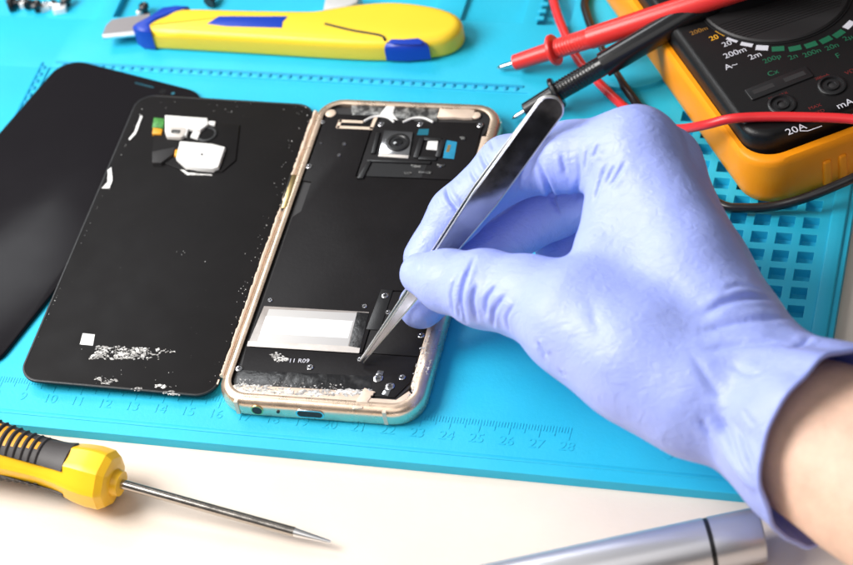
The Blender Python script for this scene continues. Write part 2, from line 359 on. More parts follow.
for k in range(130):
    u = rng.random()
    if u < .5: t = rng.random(); px, py = 312-(312-214)*t+rng.normal(-5, 4), 100+(393-100)*t+rng.normal(0, 3)
    elif u < .7: px, py = rng.uniform(75, 205), rng.uniform(345, 392)
    elif u < .73: px, py = rng.normal(190, 12), rng.normal(262, 8)
    elif u < .9: t = rng.random(); px, py = 140-118*t+5, 105+260*t
    else: px, py = rng.uniform(150, 300), rng.uniform(100, 112)
    p = cl(px, py)
    if abs(p[0]) > 3.42 or abs(p[1]) > 7.15: continue
    r = rng.choice([.005, .007, .009, .014]); P = [(p[0]+r*math.cos(a)*rng.uniform(.5, 1.6), p[1]+r*math.sin(a)*rng.uniform(.5, 1.6)) for a in np.linspace(0, 5.2, 5)]
    fl.slab(P, CZ, CZ+.012, 0, 2, zf=ctilt)
fo = fl.build('glue_flecks', 'white', cv); fo['kind'] = 'stuff'
lipn = MB()
for k in range(60):                             # ragged glue along the edge next to the phone
    y = rng.uniform(-6.6, 6.8); lipn.box((3.5, y, CZ+.02+ctilt(3.5, 0)), (.05, rng.uniform(.05, .35), .035))
lf = lipn.build('edge_glue', 'goldpaint', cv); lf['kind'] = 'stuff'

# ------------------------------------------------------------------ opened phone
pa = 0.02292; pc = V(19.4058, 7.532)
ph = thing('opened_phone', 'opened gold framed phone with black inside showing, tweezers on its lower end', 'phone', (*pc, 0), pa)
def pl(px, py, z=.72):
    d = at(px, py, z)[:2]-pc; c, s = math.cos(-pa), math.sin(-pa); return (c*d[0]-s*d[1], s*d[0]+c*d[1])
po = rrect(7.12, 15.0, 1.08, 12); fr_ = MB()
def outl(d, r): return np.array(rrect(7.12-2*d, 15.0-2*d, max(r-d, .2), 12))
prof = [(.22, 0), (.08, .06), (.015, .2), (0, .4), (.02, .58), (.09, .72), (.19, .79), (.30, .80), (.40, .78)]
vs = []; n = len(po)
for d, z in prof: vs += [(x, y, z) for x, y in outl(d, 1.08)]
pin = rrect(6.42, 14.22, .5, 12)
pin = [(x+(.0 if x > 0 else -.02), y) for x, y in pin]
for z in (.775, .5): vs += [(x, y, z) for x, y in pin]
m_ = len(prof)+2; fs = [tuple(range(n-1, -1, -1))]+[(r*n+i, r*n+(i+1) % n, (r+1)*n+(i+1) % n, (r+1)*n+i) for r in range(m_-1) for i in range(n)]
frame = fr_.add(vs, fs).build('frame', 'gold', ph, angle=35)
MB().slab(rrect(6.5, 14.3, .5, 8), .3, .52, 0).build('chassis', 'blackdull', ph)
# lower right and lower edges of the frame are wide and bare
def ppart(name, pts, z0, z1, m, bev=.02, rag=0, n=5, parent=None, px=True):
    P = [pl(x, y, z1) for x, y in pts] if px else pts
    if rag: P = ragged(P, rag, n)
    return MB().slab(P, z0, z1, bev, 2).build(name, m, parent or ph)
L_ = [(-2.95, 7.08), (-3.16, 6.8), (-3.16, -6.5), (-3.0, -6.72), (1.65, -6.62), (1.75, -6.85), (2.62, -6.85), (2.98, -6.2), (2.98, 5.8), (3.1, 6.2), (3.1, 6.9), (2.8, 7.08)]
ppart('inner_tray', L_, .5, .66, 'blackdull', .03, px=False)
ppart('bottom_rim', [(-2.95, -6.74), (1.64, -6.66), (1.74, -6.92), (2.64, -6.92), (2.99, -6.5), (3.16, -6.7), (2.9, -7.1), (-2.9, -7.1), (-3.15, -6.9)], .5, .765, 'goldpaint', .02, px=False)
ppart('side_rim', [(3.0, -6.3), (3.0, 5.7), (3.24, 5.7), (3.24, -6.6)], .5, .77, 'goldpaint', .02, px=False)
# battery
ppart('battery_cover', [(-3.1, 6.6), (-1.2, 6.62), (-1.2, 3.4), (2.95, 3.4), (2.95, -2.05), (1.02, -2.05), (1.02, -4.95), (-3.02, -4.95), (-3.02, 1.2), (-2.78, 1.5), (-2.78, 3.0), (-3.1, 3.05)], .6, .73, 'blackin', .03, px=False)
ppart('side_plate', [(1.06, -2.09), (2.95, -2.09), (2.95, -4.94), (1.06, -4.94)], .6, .72, 'blackin', .03, px=False)
cov = ppart('camera_shroud', [(-1.15, 6.35), (2.9, 6.45), (2.9, 3.44), (-1.15, 3.44)], .6, .735, 'blackin', .03, px=False)
ppart('lower_plate', [(-3.05, -5.02), (2.92, -4.98), (2.92, -6.1), (2.55, -6.8), (1.8, -6.8), (1.7, -6.66), (-2.9, -6.74)], .6, .725, 'blackin', .03, px=False)
# label under clear tape
tp = ppart('label_tape', [(264, 306), (369, 312), (359, 353), (247, 346)], .73, .742, 'tapegrey', .004)
ppart('label_tape_fold', [(357, 312), (369, 313), (359, 352), (348, 350)], .742, .748, 'film', .002, parent=tp)
ppart('grey_label', [(269, 309), (357, 313), (348, 346), (257, 341)], .742, .748, 'lightgrey', .002)
ppart('white_label', [(266, 316), (353, 321), (348, 338), (260, 333)], .748, .752, 'white', .001)
ppart('label_tape_edge', [(248, 341), (258, 341), (348, 346), (360, 348), (359, 353), (247, 346)], .7505, .754, 'tape', .002, parent=tp)
# rear camera
cam_ = ppart('rear_camera', [(384, 130), (413, 132), (409, 155), (379, 153)], .7, .80, 'steel', .02)
c0 = pl(398, 142, .85)
MB().lathe([(0, .44), (.06, .44), (.075, .40), (.075, .33), (.04, .29), (.045, .01)], (c0[0], c0[1], .80), (0, 0, 1), 32).build('lens_barrel', 'blackpl', cam_)
MB().lathe([(0, .2), (.03, .18), (.05, .1), (.056, .01)], (c0[0], c0[1], .84), (0, 0, 1), 24).build('lens', 'lens', cam_)
ppart('camera_foot', [(379, 153), (409, 155), (408, 158), (378, 156)], .7, .765, 'tape', .01, parent=cam_)
ppart('camera_well', [(372, 160), (428, 162), (421, 178), (362, 176)], .73, .739, 'blackpl', 0)
for k, pts in enumerate(([(367, 159), (431, 161), (430, 163.5), (367, 161)], [(367, 161), (372, 160), (363, 178), (357, 178)], [(376, 132), (380, 132), (375, 153), (371, 153)], [(419, 138), (424, 138), (418, 158), (413, 157)], [(424, 137), (444, 138), (444, 140), (424, 140)], [(441, 138), (446, 139), (440, 157), (435, 156)], [(419, 156), (437, 157), (436, 160), (418, 159)])):
    ppart('shroud_rib', pts, .73, .80, 'blackpl', .02, parent=cov)
ppart('flash_lamp', [(428, 141), (438, 141), (437, 150), (426, 149)], .73, .765, 'whitepl', .01)
ppart('blue_flex', [(446, 140), (457, 142), (454, 159), (443, 158)], .73, .745, 'bluepcb', 0)
ppart('flex_contact', [(448, 145), (451, 145), (449, 152), (446, 152)], .745, .753, 'brass', 0)
ppart('blue_flex', [(419, 129), (429, 129), (428, 135), (417, 135)], .73, .742, 'teal', 0)
for a, b in (((416, 166), 5), ((425, 172), 7), ((441, 165), 4), ((408, 173), 4), ((463, 138), 3)):
    ppart('solder_joint', [(a[0]-b, a[1]-1.3), (a[0]+b, a[1]-1), (a[0]+b-1, a[1]+1.3), (a[0]-b+1, a[1]+1)], .735, .765, 'foil', .008, .015, 4)
ppart('top_foil', [(351, 104), (440, 107), (437, 121), (352, 115)], .66, .73, 'foil', .02, .03, 6)
ppart('tape_tail', [(388, 104), (395, 105), (393, 113), (398, 120), (384, 117), (380, 114)], .73, .75, 'whitepl', .01, .012, 4)
ppart('top_rim_patch', [(440, 108), (475, 110), (472, 118), (437, 117)], .66, .765, 'goldpaint', .01, .02, 4)
for p in ([(364, 121), (372, 117), (381, 116), (389, 118), (394, 122)], [(403, 122), (413, 118), (424, 118), (433, 122)]):
    MB().tube(spline([(*pl(x, y, .77), .755) for x, y in p], 5), .045, 8).build('seal_arc', 'whitepl', ph)
an = MB(); an.tube([(*pl(x, y, .74), .735) for x, y in ((362, 121), (340, 120), (338, 127), (371, 128), (376, 117))], .001, 4)
an = MB()
for a, b in (((339, 121), (363, 122)), ((340.5, 120), (337.5, 128)), ((337, 127), (373, 128.5)), ((371, 129), (376, 117))):
    p, q = V(*pl(*a, .74)), V(*pl(*b, .74)); d = q-p; an.box((*((p+q)/2), .732), (np.linalg.norm(d), .13, .02), math.atan2(d[1], d[0]))
an.build('antenna_trace', 'goldpaint', ph)
def screw(px, py, r=.11, z=.735, bright=True):
    p = pl(px, py, z+.02); m = MB(); m.lathe([(-.02, r), (.02, r), (.035, r*.85), (.035, r*.55), (.0, r*.42), (-.005, .005)], (*p, z), (0, 0, 1), 16)
    s_ = m.build('screw', 'steel' if bright else 'blackpl', ph)
    MB().lathe([(0, r*.46), (.006, r*.44), (.007, .005)], (*p, z+.002), (0, 0, 1), 12).build('screw_recess', 'blackdull', s_)
for a in ((322.5, 122, .1), (381, 124, .12), (420, 124, .12), (480, 125, .12), (309, 166, .12), (440, 166, .08), (321, 143, .05), (344, 144, .07), (339, 155, .07),
          (270, 300, .09), (364.5, 306, .09), (385, 295, .13), (388, 312, .1), (421, 335, .12), (239, 368, .13), (310, 367, .12), (402, 377, .12), (378, 378, .17), (390, 386, .16), (360, 359, .1)):
    screw(*a, z=.733)
for px, py, r in ((330.5, 113, .2), (476, 115, .17)):
    p = pl(px, py, .76); MB().lathe([(0, r), (.05, r), (.06, r*.9), (.06, .01)], (*p, .70), (0, 0, 1), 24).build('locating_dot', 'goldpaint', ph)
ppart('screw_lug', [(378, 370), (384, 371), (382, 377), (375, 377)], .725, .745, 'steel', .005)
ppart('screw_lug', [(385, 388), (391, 389), (388, 396), (382, 394)], .725, .745, 'steel', .005)
ppart('connector_block', [(381, 289), (393, 290), (380, 330), (366, 329)], .71, .75, 'blackpl', .02)
ppart('side_switch', [(290, 174), (293, 175), (287, 207), (281, 210), (280, 206)], .6, .772, 'blackpl', .02)
tx = MB(); o_ = pl(299, 360.8, .74); q_ = pl(310, 361, .74); tx.text('11 R09', .25, o_, V(*q_)-V(*o_), .737, .006); tx.build('printed_code', 'whiteprint', ph)
flakes([pl(x, y) for x, y in ((269, 353), (286, 354), (288, 361), (278, 363), (273, 358))], 70, .015, .06, .727).build('glue_patch', 'residue', ph, angle=15)
ppart('dark_tape', [(238, 370), (372, 376), (371, 390), (330, 391), (290, 389), (236, 383)], .726, .734, 'film', .002)
flakes([pl(x, y, .74) for x, y in ((237, 384), (262, 386), (300, 391), (340, 389.5), (371, 390), (370, 395), (320, 397), (262, 394), (235, 389))], 480, .015, .075, .762).build('glue_patch', 'residue', ph, angle=15)
flakes([pl(x, y, .74) for x, y in ((240, 379), (372, 386), (371, 391), (238, 388))], 90, .012, .05, .735).build('glue_patch', 'residue', ph, angle=15)
flakes([pl(x, y, .78) for x, y in ((421, 345), (431, 330), (432, 365), (418, 392), (408, 396))], 160, .012, .06, .775, stretch=1).build('glue_patch', 'residue', ph, angle=15)
ppart('torn_strip', [(364, 388), (375, 392), (370, 398), (362, 408), (352, 409), (359, 397)], .74, .79, 'goldpaint', .004, .02, 4)
# bottom-face openings: jack, microphone hole, charging port
def bface(name, xc, w, h, r, m, y=-7.5, zc=.42, dep=.06):
    b = MB(); P = rrect(w, h, r, 8, xc, zc); q = MB().slab(P, 0, dep, 0); b.add([(x, y-.012+z-dep+.02, yy) for x, yy, z in q.v], q.f); return b.build(name, m, ph)
bface('jack_socket', -2.05, .42, .42, .2, 'brass', -7.475); bface('jack_hole', -2.05, .34, .34, .165, 'blackdull', -7.482)
bface('microphone_hole', -1.32, .11, .11, .05, 'blackdull', -7.485)
bface('charging_port', -.22, .98, .36, .17, 'steel', -7.475); bface('port_cavity', -.22, .86, .26, .125, 'blackdull', -7.483)
for X in (-2.75, 2.35):
    b = MB(); b.box((X, -7.36, .45), (.13, .28, .6)); b.build('antenna_line', 'goldpaint', ph)
ys_ = np.linspace(-6.4, 6.7, 90); b = MB()
jit = np.convolve(rng.normal(0, .05, 94), np.ones(3)/3, 'same')[2:92]
b.tube(np.c_[-3.545+jit*.6, ys_, .70+jit*.5], .05+.035*rng.random(90), 8); b.build('glue_bead', 'goldpaint', ph)
ppart('side_button', [(292, 174), (297, 175), (287, 207), (281, 208)], .7, .80, 'brass', .02)

# ------------------------------------------------------------------ utility knife
def kp(pts): return [tuple(at(x, y, z)[:2]) for x, y, z in pts]
kc = at(300, 30, 0); kn = thing('utility_knife', 'yellow and blue utility knife with short steel blade out', 'utility knife', (kc[0], kc[1], 0))
KB = [(148, 44, .3), (250, 50, .3), (330, 55, .3), (384, 57, .3), (430, 54, .3), (450, 49, .35), (461, 38, .5), (463, 25, .7), (456, 15, .8), (440, 9, .8), (418, 5, .8), (395, 3, .8), (370, 4, .8), (345, 7, .8), (322, 11, .8), (300, 12, .8), (240, 11, .8), (183, 10, .8), (166, 17, .8), (153, 27, .6), (147, 36, .4)]
kpl = kp(KB)
kq = spline(np.array(kpl+[kpl[0]]), 3)[:-1]
MB().slab(kq, .0, 1.0, .36, 6, bot=.2).build('handle', 'yellow', kn, world=True, angle=60)
NB = kp([(136, 39, .35), (138, 32, .55), (150, 20, .8), (163, 11, .8), (177, 9, .8), (190, 10, .8), (170, 18, .8), (158, 27, .6), (154, 36, .4), (155, 47, .22), (142, 45, .25)])
MB().slab(NB, .04, 1.03, .12, 4, bot=.08).build('nose', 'blue', kn, world=True, angle=60)
bl = kp([(102, 36, .55), (106, 26, .55), (112, 20, .55), (150, 14, .55), (148, 32, .55), (140, 34, .55)])
bo = MB().slab(bl, .5, .57, .0).build('blade', 'blade', kn, world=True)
be = kp([(102, 34.5, .575), (140, 30.5, .575), (140, 34.5, .575), (103, 38, .575)])
MB().slab(be, .49, .574, .0).build('cutting_edge', 'tedge', bo, world=True)
MB().slab(kp([(207, 24, 1.0), (219, 16.5, 1.0), (288, 16.5, 1.0), (283, 22, 1.0), (282, 28, 1.0), (226, 26.5, 1.0)]), .9, 1.02, .02).build('slider', 'blue', kn, world=True)
P = [at(x, y, 1.0) for x, y in ((325, 24), (352, 30.5), (380, 35.5), (385, 40))]
MB().tube(spline(P, 6), .05, 8).build('seam', 'blackdull', kn, world=True)
MB().slab(kp([(383, 38, 1.0), (427, 38.5, 1.0), (430.5, 56, .32), (405, 58.5, .3), (386, 58, .3)]), .1, .97, .32, 5, bot=.1).build('end_insert', 'blue', kn, world=True, angle=60)
# pale plastic piece behind the knife
g0 = at(341, 3, .2)
MB().slab(kp([(323, 10, .4), (326, -6, .4), (340, -8, .4), (361, -6, .4), (357, 3, .4), (345, 7, .4)]), -.2, .42, .08).build('plastic_clip', 'grey', None, (g0[0], g0[1], 0), world=True)
tag(bpy.data.objects['plastic_clip'], 'pale grey plastic clip poking out behind the yellow knife', 'clip')

# ------------------------------------------------------------------ loose screws and parts in the tray
def loose_screw(px, py, label, m='blackpl', r=.26, lay=False, z=-.33, az=0):
    p = at(px, py, z+.15); t = thing('loose_screw', label, 'screw', (p[0], p[1], z), az, 'loose screws and bits in the trays')
    if lay:
        MB().lathe([(0, r), (.15, r), (.2, r*.6)], (0, 0, r), (1, 0, 0), 16).build('screw_head', m, t)
        MB().tube([(.18+.05*i, 0, r) for i in range(11)], [.11+.02*(i % 2) for i in range(11)], 10).build('screw_shank', m, t)
    else:
        MB().lathe([(.25, r*.8), (.32, r), (.45, r), (.52, r*.6), (.45, r*.3), (.44, .01)], (0, 0, 0), (0, 0, 1), 16).build('screw_head', m, t)
        MB().tube([(0, 0, .05*i) for i in range(7)], [.11+.02*(i % 2) for i in range(7)], 10).build('screw_shank', m, t)
def bit(px, py, label, m, w, d, h, az=0, z=-.33):
    p = at(px, py, z+.1); t = thing('plastic_bit', label, 'plastic bit', (p[0], p[1], z), az, 'loose screws and bits in the trays')
    MB().slab(rrect(w, d, .06, 3), 0, h, .05).build('bit_body', m, t); MB().slab(rrect(w*.4, d*.5, .04, 3, w*.1, 0), h-.02, h+.08, .03).build('bit_boss', 'steel' if m != 'steel' else 'blackpl', t)
loose_screw(8, 8, 'black screw lying on its side nearest the mat tray\'s left end', lay=True, az=.6)
loose_screw(13, 2, 'black screw standing upright at the top of the left tray', r=.2)
bit(24, 3, 'small cream plastic bit beside a black screw in the tray', 'whitepl', .3, .5, .3, .2)
loose_screw(30, 7, 'black screw with brown shank near the cream bit', lay=True, az=2.4, r=.22)
loose_screw(37, 9, 'black round headed screw in the middle of the left tray heap', r=.24)
bit(45, 7, 'pale grey plastic bit leaning in the tray heap', 'whitepl', .42, .35, .25, .5)
bit(53, 4, 'small bright metal bit between pale plastic bits', 'steel', .35, .3, .2, 1.1)
bit(60, 9, 'largest cream square bit at the right of the tray heap', 'whitepl', .55, .42, .28, .3)
loose_screw(67, 3, 'black screw behind the largest cream square bit', r=.24)
loose_screw(209, 5, 'dark screw lying alone in the middle tray above the knife', lay=True, az=1.2, r=.26)
loose_screw(145, 11, 'black screw half hidden behind the knife\'s blue nose', r=.2)
bit(139, 13, 'tiny pale bit beside the knife\'s blue nose', 'whitepl', .2, .18, .2, .3)

# ------------------------------------------------------------------ multimeter
ma = math.radians(34.0); mx, my = V(math.cos(ma), math.sin(ma)), V(-math.sin(ma), math.cos(ma))
HZ = 2.0; FZ = 2.8
eA = at(672, 60, HZ)[:2]; bB = at(790, 196, .25)[:2]
loc0 = eA + my*((bB-eA)@my)                      # lower left corner of the holster
MW, ML = 9.4, 19.0
me_c = loc0+mx*MW/2+my*ML/2
mm = thing('multimeter', 'black digital multimeter in an orange rubber holster with rotary dial', 'multimeter', (*loc0, 0), ma)
def ml(px, py, z): d = at(px, py, z)[:2]-loc0; return V(d@mx, d@my)
po = rrect(MW, ML, 1.3, 10, MW/2, ML/2); pi_ = rrect(MW-.56, ML-.7, 1.1, 10, MW/2, ML/2+.05)
h_ = MB(); n = len(po); prof = [(.14, 0), (.03, .1), (0, .4), (0, HZ-.3), (.04, HZ-.1), (.12, HZ)]
vs = []
for d, z in prof: vs += [(x, y, z) for x, y in rrect(MW-2*d, ML-2*d, 1.3-d*.6, 10, MW/2, ML/2)]
for z in (HZ, HZ-.3, .5): vs += [(x, y, z) for x, y in pi_]
k = len(prof)+3; fs = [tuple(range(n-1, -1, -1)), tuple(range((k-1)*n, k*n))]+[(r*n+i, r*n+(i+1) % n, (r+1)*n+(i+1) % n, (r+1)*n+i) for r in range(k-1) for i in range(n)]
hol = h_.add(vs, fs).build('holster', 'orange', mm, angle=50)
b = MB()
for X in (2.75, 3.35): b.slab(rrect(.32, .2, .09, 4, X, -.0), .2, 1.3, .1)
b.build('holster_rib', 'orange', hol)
bi = max(.3, float((at(694, 58, FZ)[:2]-eA)@mx)-.12); print('body inset', bi)
b = MB(); b.slab(rrect(MW-2*bi, ML-1.0, .95, 10, MW/2, ML/2+.12), .6, FZ, .30, 6); b.build('body', 'meter', mm, angle=60)
dpts = [ml(x, y, FZ) for x, y in ((722, 39), (735, 45), (748, 48), (763, 50), (778, 49), (795, 46), (810, 41), (826, 33), (845, 25))]
A = np.array([[2*p[0], 2*p[1], 1] for p in dpts]); s_ = np.linalg.lstsq(A, np.array([p@p for p in dpts]), rcond=None)[0]
dc = s_[:2]; dr = math.sqrt(s_[2]+dc@dc)
kr = dr-.28
dial = MB().lathe([(0, kr), (.10, kr), (.16, kr-.06), (.16, .05)], (*dc, FZ-.02), (0, 0, 1), 64).build('dial', 'dial', mm)
MB().lathe([(0, kr+.07), (.05, kr+.06), (.05, kr)], (*dc, FZ-.01), (0, 0, 1), 64).build('dial_ring', 'blackpl', dial)
ka = math.atan2(*(ml(860, -12, FZ)-ml(765, 20, FZ))[::-1])
b = MB(); q = [(dc[0]+math.cos(ka)*u-math.sin(ka)*w, dc[1]+math.sin(ka)*u+math.cos(ka)*w) for u, w in [(kr*.86*math.cos(t)*(1), .62*math.sin(t)) for t in np.linspace(0, 2*math.pi, 40)[:-1]]]
b.slab(q, FZ+.1, FZ+.95, .25, 5); b.build('dial_grip', 'blackpl', dial)
b = MB()
for sgn in (-1, 1):
    for i in range(9):
        w = sgn*(.85+.13*i); hl = math.sqrt(max(.01, (kr-.1)**2-w*w)); l0 = -hl; l1 = hl*(.9)
        c = dc+V(math.cos(ka), math.sin(ka))*(l0+l1)/2+V(-math.sin(ka), math.cos(ka))*w
        if abs(w) < kr-.15: b.box((*c, FZ+.145), (l1-l0, .05, .03), ka)
b.build('dial_ridge', 'dial', dial)
def mark(px, py, m, w=.44, d=.26):
    p = ml(px, py, FZ); a = math.atan2(*(p-dc)[::-1])+math.pi/2
    MB().box((*p, FZ+.003), (w, d, .012), a).build('range_mark', m, mm)
for px, py, m in ((708, 15, 'dimorange'), (713, 23, 'dimorange'), (722, 32, 'orangeprint'), (733, 39, 'whiteprint'), (747, 44, 'whiteprint'), (762, 48, 'whiteprint'), (778, 49, 'green'), (795, 48.5, 'green'), (811, 45, 'green'), (826, 40, 'green'), (839, 34, 'green'), (849, 25, 'whiteprint')): mark(px, py, m)
def mtext(t, px, py, size, m, dx=V(1, 0)): p = ml(px, py, FZ); b = MB(); b.text(t, size, p, dx, FZ+.003, .006); b.build('printed_marking', m, mm)
for t, px, py, sz, m in (('20', 714, 38, .34, 'orangeprint'), ('200m', 699, 31, .30, 'dimorange'), ('20', 727, 44, .36, 'whiteprint'), ('200m', 735, 53, .38, 'whiteprint'), ('2m', 755, 56, .38, 'whiteprint'), ('A~', 731, 66, .40, 'whiteprint'),
                         ('200p', 772, 59, .34, 'green'), ('2n', 793, 57, .34, 'green'), ('200n', 812, 53, .34, 'green'), ('20n', 832, 47, .34, 'green'), ('2µ', 848, 38, .34, 'green'), ('F', 838, 56, .36, 'green'), ('Cx', 773, 73, .34, 'green'),
                         ('20A', 796, 129.5, .44, 'whiteprint'), ('mA', 845, 104, .44, 'whiteprint'), ('10A MAX', 778, 96, .18, 'redprint'), ('VΩ', 850, 72, .26, 'redprint'), ('200mA', 822, 77, .18, 'redprint'), ('MAX', 815, 107, .22, 'redprint'), ('FUSED', 817, 113, .20, 'redprint')): mtext(t, px, py, sz, m)
b = MB()
for q in ([(800, 131), (808, 131), (822, 126)], [(834, 121), (846, 117), (860, 112)]):
    for i in range(2):
        p0, p1 = ml(*q[i], FZ), ml(*q[i+1], FZ); d = p1-p0; b.box((*((p0+p1)/2), FZ+.002), (np.linalg.norm(d), .035, .008), math.atan2(d[1], d[0]))
b.build('bracket_line', 'whiteprint', mm)
sl = MB(); p0, p1 = ml(748, 96, FZ), ml(810, 72, FZ); d = p1-p0; sang = math.atan2(d[1], d[0]); mid = (p0+p1)/2
slot = sl.slab([tuple(mid+V(math.cos(sang)*x-math.sin(sang)*y, math.sin(sang)*x+math.cos(sang)*y)) for x, y in rrect(np.linalg.norm(d), .62, .06, 3)], FZ-.02, FZ+.06, .03).build('test_slot', 'blackpl', mm)
for u in (-.25, .25):
    c = mid+V(math.cos(sang), math.sin(sang))*u*np.linalg.norm(d); MB().box((*c, FZ+.06), (.8, .22, .012), sang).build('slot_opening', 'blackdull', slot)
for px, py in ((782, 105), (832, 86), (880, 68)):
    p = ml(px, py, FZ); so = MB().lathe([(0, .50), (.06, .50), (.09, .46), (.09, .40), (-.01+.02, .37), (.012, .27), (.07, .25), (.07, .17), (.015, .14), (.014, .01)], (*p, FZ), (0, 0, 1), 32).build('socket', 'blackpl', mm)
    MB().lathe([(0, .13), (.006, .12), (.007, .01)], (*p, FZ+.014), (0, 0, 1), 16).build('socket_hole', 'blackdull', so)
MB().slab(rrect(7.0, 4.2, .2, 5, MW/2, ML-3.4), FZ-.05, FZ+.02, .02).build('display_window', 'glass', mm)

# ------------------------------------------------------------------ test probes with their leads
def body_of(c): return c[0] == 'probebl'
def probe(name, label, tip, pt_dir, dist, cols, cable, grp):
    """dist: distances from the tip to nose, guard, grip end, body end"""
    fat = 1.14 if body_of(cols) else 1.0; t = thing(name, label, 'test probe', (tip[0], tip[1], 0), 0, grp); ax = unit(pt_dir); a, g, e, z = dist; body, cab = cols
    MB().lathe([(0, .02), (.12, .085), (.2, .10), (a+.1, .10)], tip, ax, 14).build('needle', 'steel', t, world=True)
    MB().lathe([(a, .24), (a+.04, .30), (g, .34)], tip, ax, 22).build('nose', body, t, world=True)
    MB().lathe([(g-.06, .28), (g-.05, .55), (g, .60), (g+.09, .60), (g+.14, .55), (g+.16, .28)], tip, ax, 36).build('guard', body, t, world=True)
    gp = MB(); gp.lathe([(g, .35), (e, .38), (e+.05, .40)], tip, ax, 24).build('grip', body, t, world=True)
    dots = MB(); b0 = unit(V(0, 0, 1)-ax*ax[2]); a0 = np.cross(b0, ax)
    nl = int((e-g-.3)/.125)
    for i in range(nl):
        for k in range(16):
            th = -math.pi*.55+math.pi*1.1*(k+(i % 2)*.5)/16; nrm = math.cos(th)*b0+math.sin(th)*a0; c = tip+ax*(g+.25+.125*i)+nrm*.36
            dots.lathe([(0, .048), (.022, .03), (.027, .004)], c, nrm, 6, ref=ax)
    dots.build('grip_dots', body, t, world=True)
    MB().lathe([(e, .34), (e+.03, .415*fat), (z-.3, .42*fat), (z, .24), (z+1.2, .2)], tip, ax, 28).build('handle', body, t, world=True)
    pth = spline(cable, 10); MB().tube(pth, .17, 14).build('cable', cab, t, world=True)
    return t
rt = at(497, 68.5, .14); rd = at(690, 6, FZ+.42)-rt
ln = np.linalg.norm(rd)
def P3(*q): return [at(*p) for p in q]
rend = rt+unit(rd)*14.2
probe('test_probe', 'red test probe with steel needle and round guard above the black one', rt, rd, (.75, 2.4, 3.95, 13.2), ('red', 'redcable'),
      [rend-unit(rd)*.4, rend+unit(rd)*1.5+V(0, 0, -1), rend+V(-2, 4, -4), V(26, 25.5, .17)]+P3((549, -30, .17), (553, -2, .17), (561, 24, .17), (577, 58, .17), (600, 84, .17), (624, 107, .2), (640, 118, .6), (655, 127, 1.0), (680, 129, 1.7), (705, 125, 2.55), (730, 119, 3.0), (760, 117, 3.02), (800, 117, 3.0), (850, 119, 3.0), (900, 126, 3.0), (960, 120, 3.0)), 'test probes with leads')
bt = at(512, 119, .16); bd = at(712, 1, FZ+.45)-bt; bend = bt+unit(bd)*15.2
probe('test_probe', 'black test probe with dotted grip lying across the multimeter\'s orange edge', bt, bd, (.55, 1.85, 3.85, 14.2), ('probebl', 'blackcable'),
      [bend-unit(bd)*.4, bend+unit(bd)*1.5+V(0, 0, -1), bend+V(-1, 4, -4), V(29, 26, .17)]+P3((600, -40, .17), (586, -3, .17), (587, 15, .17), (601, 48, .17), (620, 80, .17), (642, 111, .17), (665, 145, .17), (690, 185, .2), (722, 205, .25), (745, 208, .3), (775, 206, .4), (805, 198, .7), (835, 186, 1.0), (870, 170, 1.2), (930, 140, .8)), 'test probes with leads')

# ------------------------------------------------------------------ screwdriver
sz = ZT+1.0
ta = at(331, 542, ZT+.35); sb = at(122, 484, sz); sax = unit(sb-ta); L0 = np.linalg.norm(sb-ta)
st = thing('screwdriver', 'yellow handled screwdriver with ribbed grey grip lying on the table', 'screwdriver', (sb[0], sb[1], ZT))
MB().lathe([(1.25, .165), (L0+1, .165)], ta, sax, 18).build('shaft', 'shaft', st, world=True)
MB().lathe([(0, .045), (.06, .06), (1.2, .15), (1.27, .155)], ta, sax, 16).build('tip', 'tedge', st, world=True)
octf = lambda t, d: 1/max(abs(math.cos(((t+.3) % (math.pi/4))-math.pi/8)), .2)*.965
MB().lathe([(0, .3), (.02, .42), (.25, .46), (.28, .55)], sb, sax, 40).build('collar', 'yellow2', st, world=True)
HP = [(.25, .62), (.33, .84), (.55, .98), (1.0, 1.0), (1.5, .95), (2.1, .82), (2.8, .76), (3.6, .80), (5.0, .93), (7, 1.0), (9, .9), (9.4, .5)]
hr = lambda d: float(np.interp(d, [p[0] for p in HP], [p[1] for p in HP]))
MB().lathe([(d, hr(d)) for d in [p[0] for p in HP[:4]]+list(np.linspace(1.2, 9, 30))+[9.4]], sb, sax, 48, rf=octf).build('handle', 'yellow2', st, world=True, angle=25)
for fv, fu in ((.72, .72), (-.25, -.95)):
    ref = unit(-FWD*fv+UPV*fu); gr = lambda d: hr(d)+.035
    g = MB().lathe([(1.75, hr(1.75)-.06)]+[(d, gr(d)) for d in np.linspace(1.8, 8.95, 40)]+[(9.2, .8)], sb, sax, 22, -.80, .80, ref=ref).build('grip', 'rubber', st, world=True)
    r = MB(); w = MB()
    for i in range(24):
        d = 2.75+.265*i; wd = min(.50, .20+.06*i); q = gr(d+.1)
        r.lathe([(d, q-.03), (d+.03, q+.035), (d+.07, q+.055), (d+.11, q+.035), (d+.14, q-.03)], sb, sax, 12, -.78, .78, ref=ref)
        w.lathe([(d+.145, q-.03), (d+.15, q+.012), (d+.255, q+.014), (d+.26, q-.03)], sb, sax, 12, -wd, wd, ref=ref)
    r.build('grip_rib', 'rubber', g, world=True); w.build('grip_inlay', 'orangebit', g, world=True)

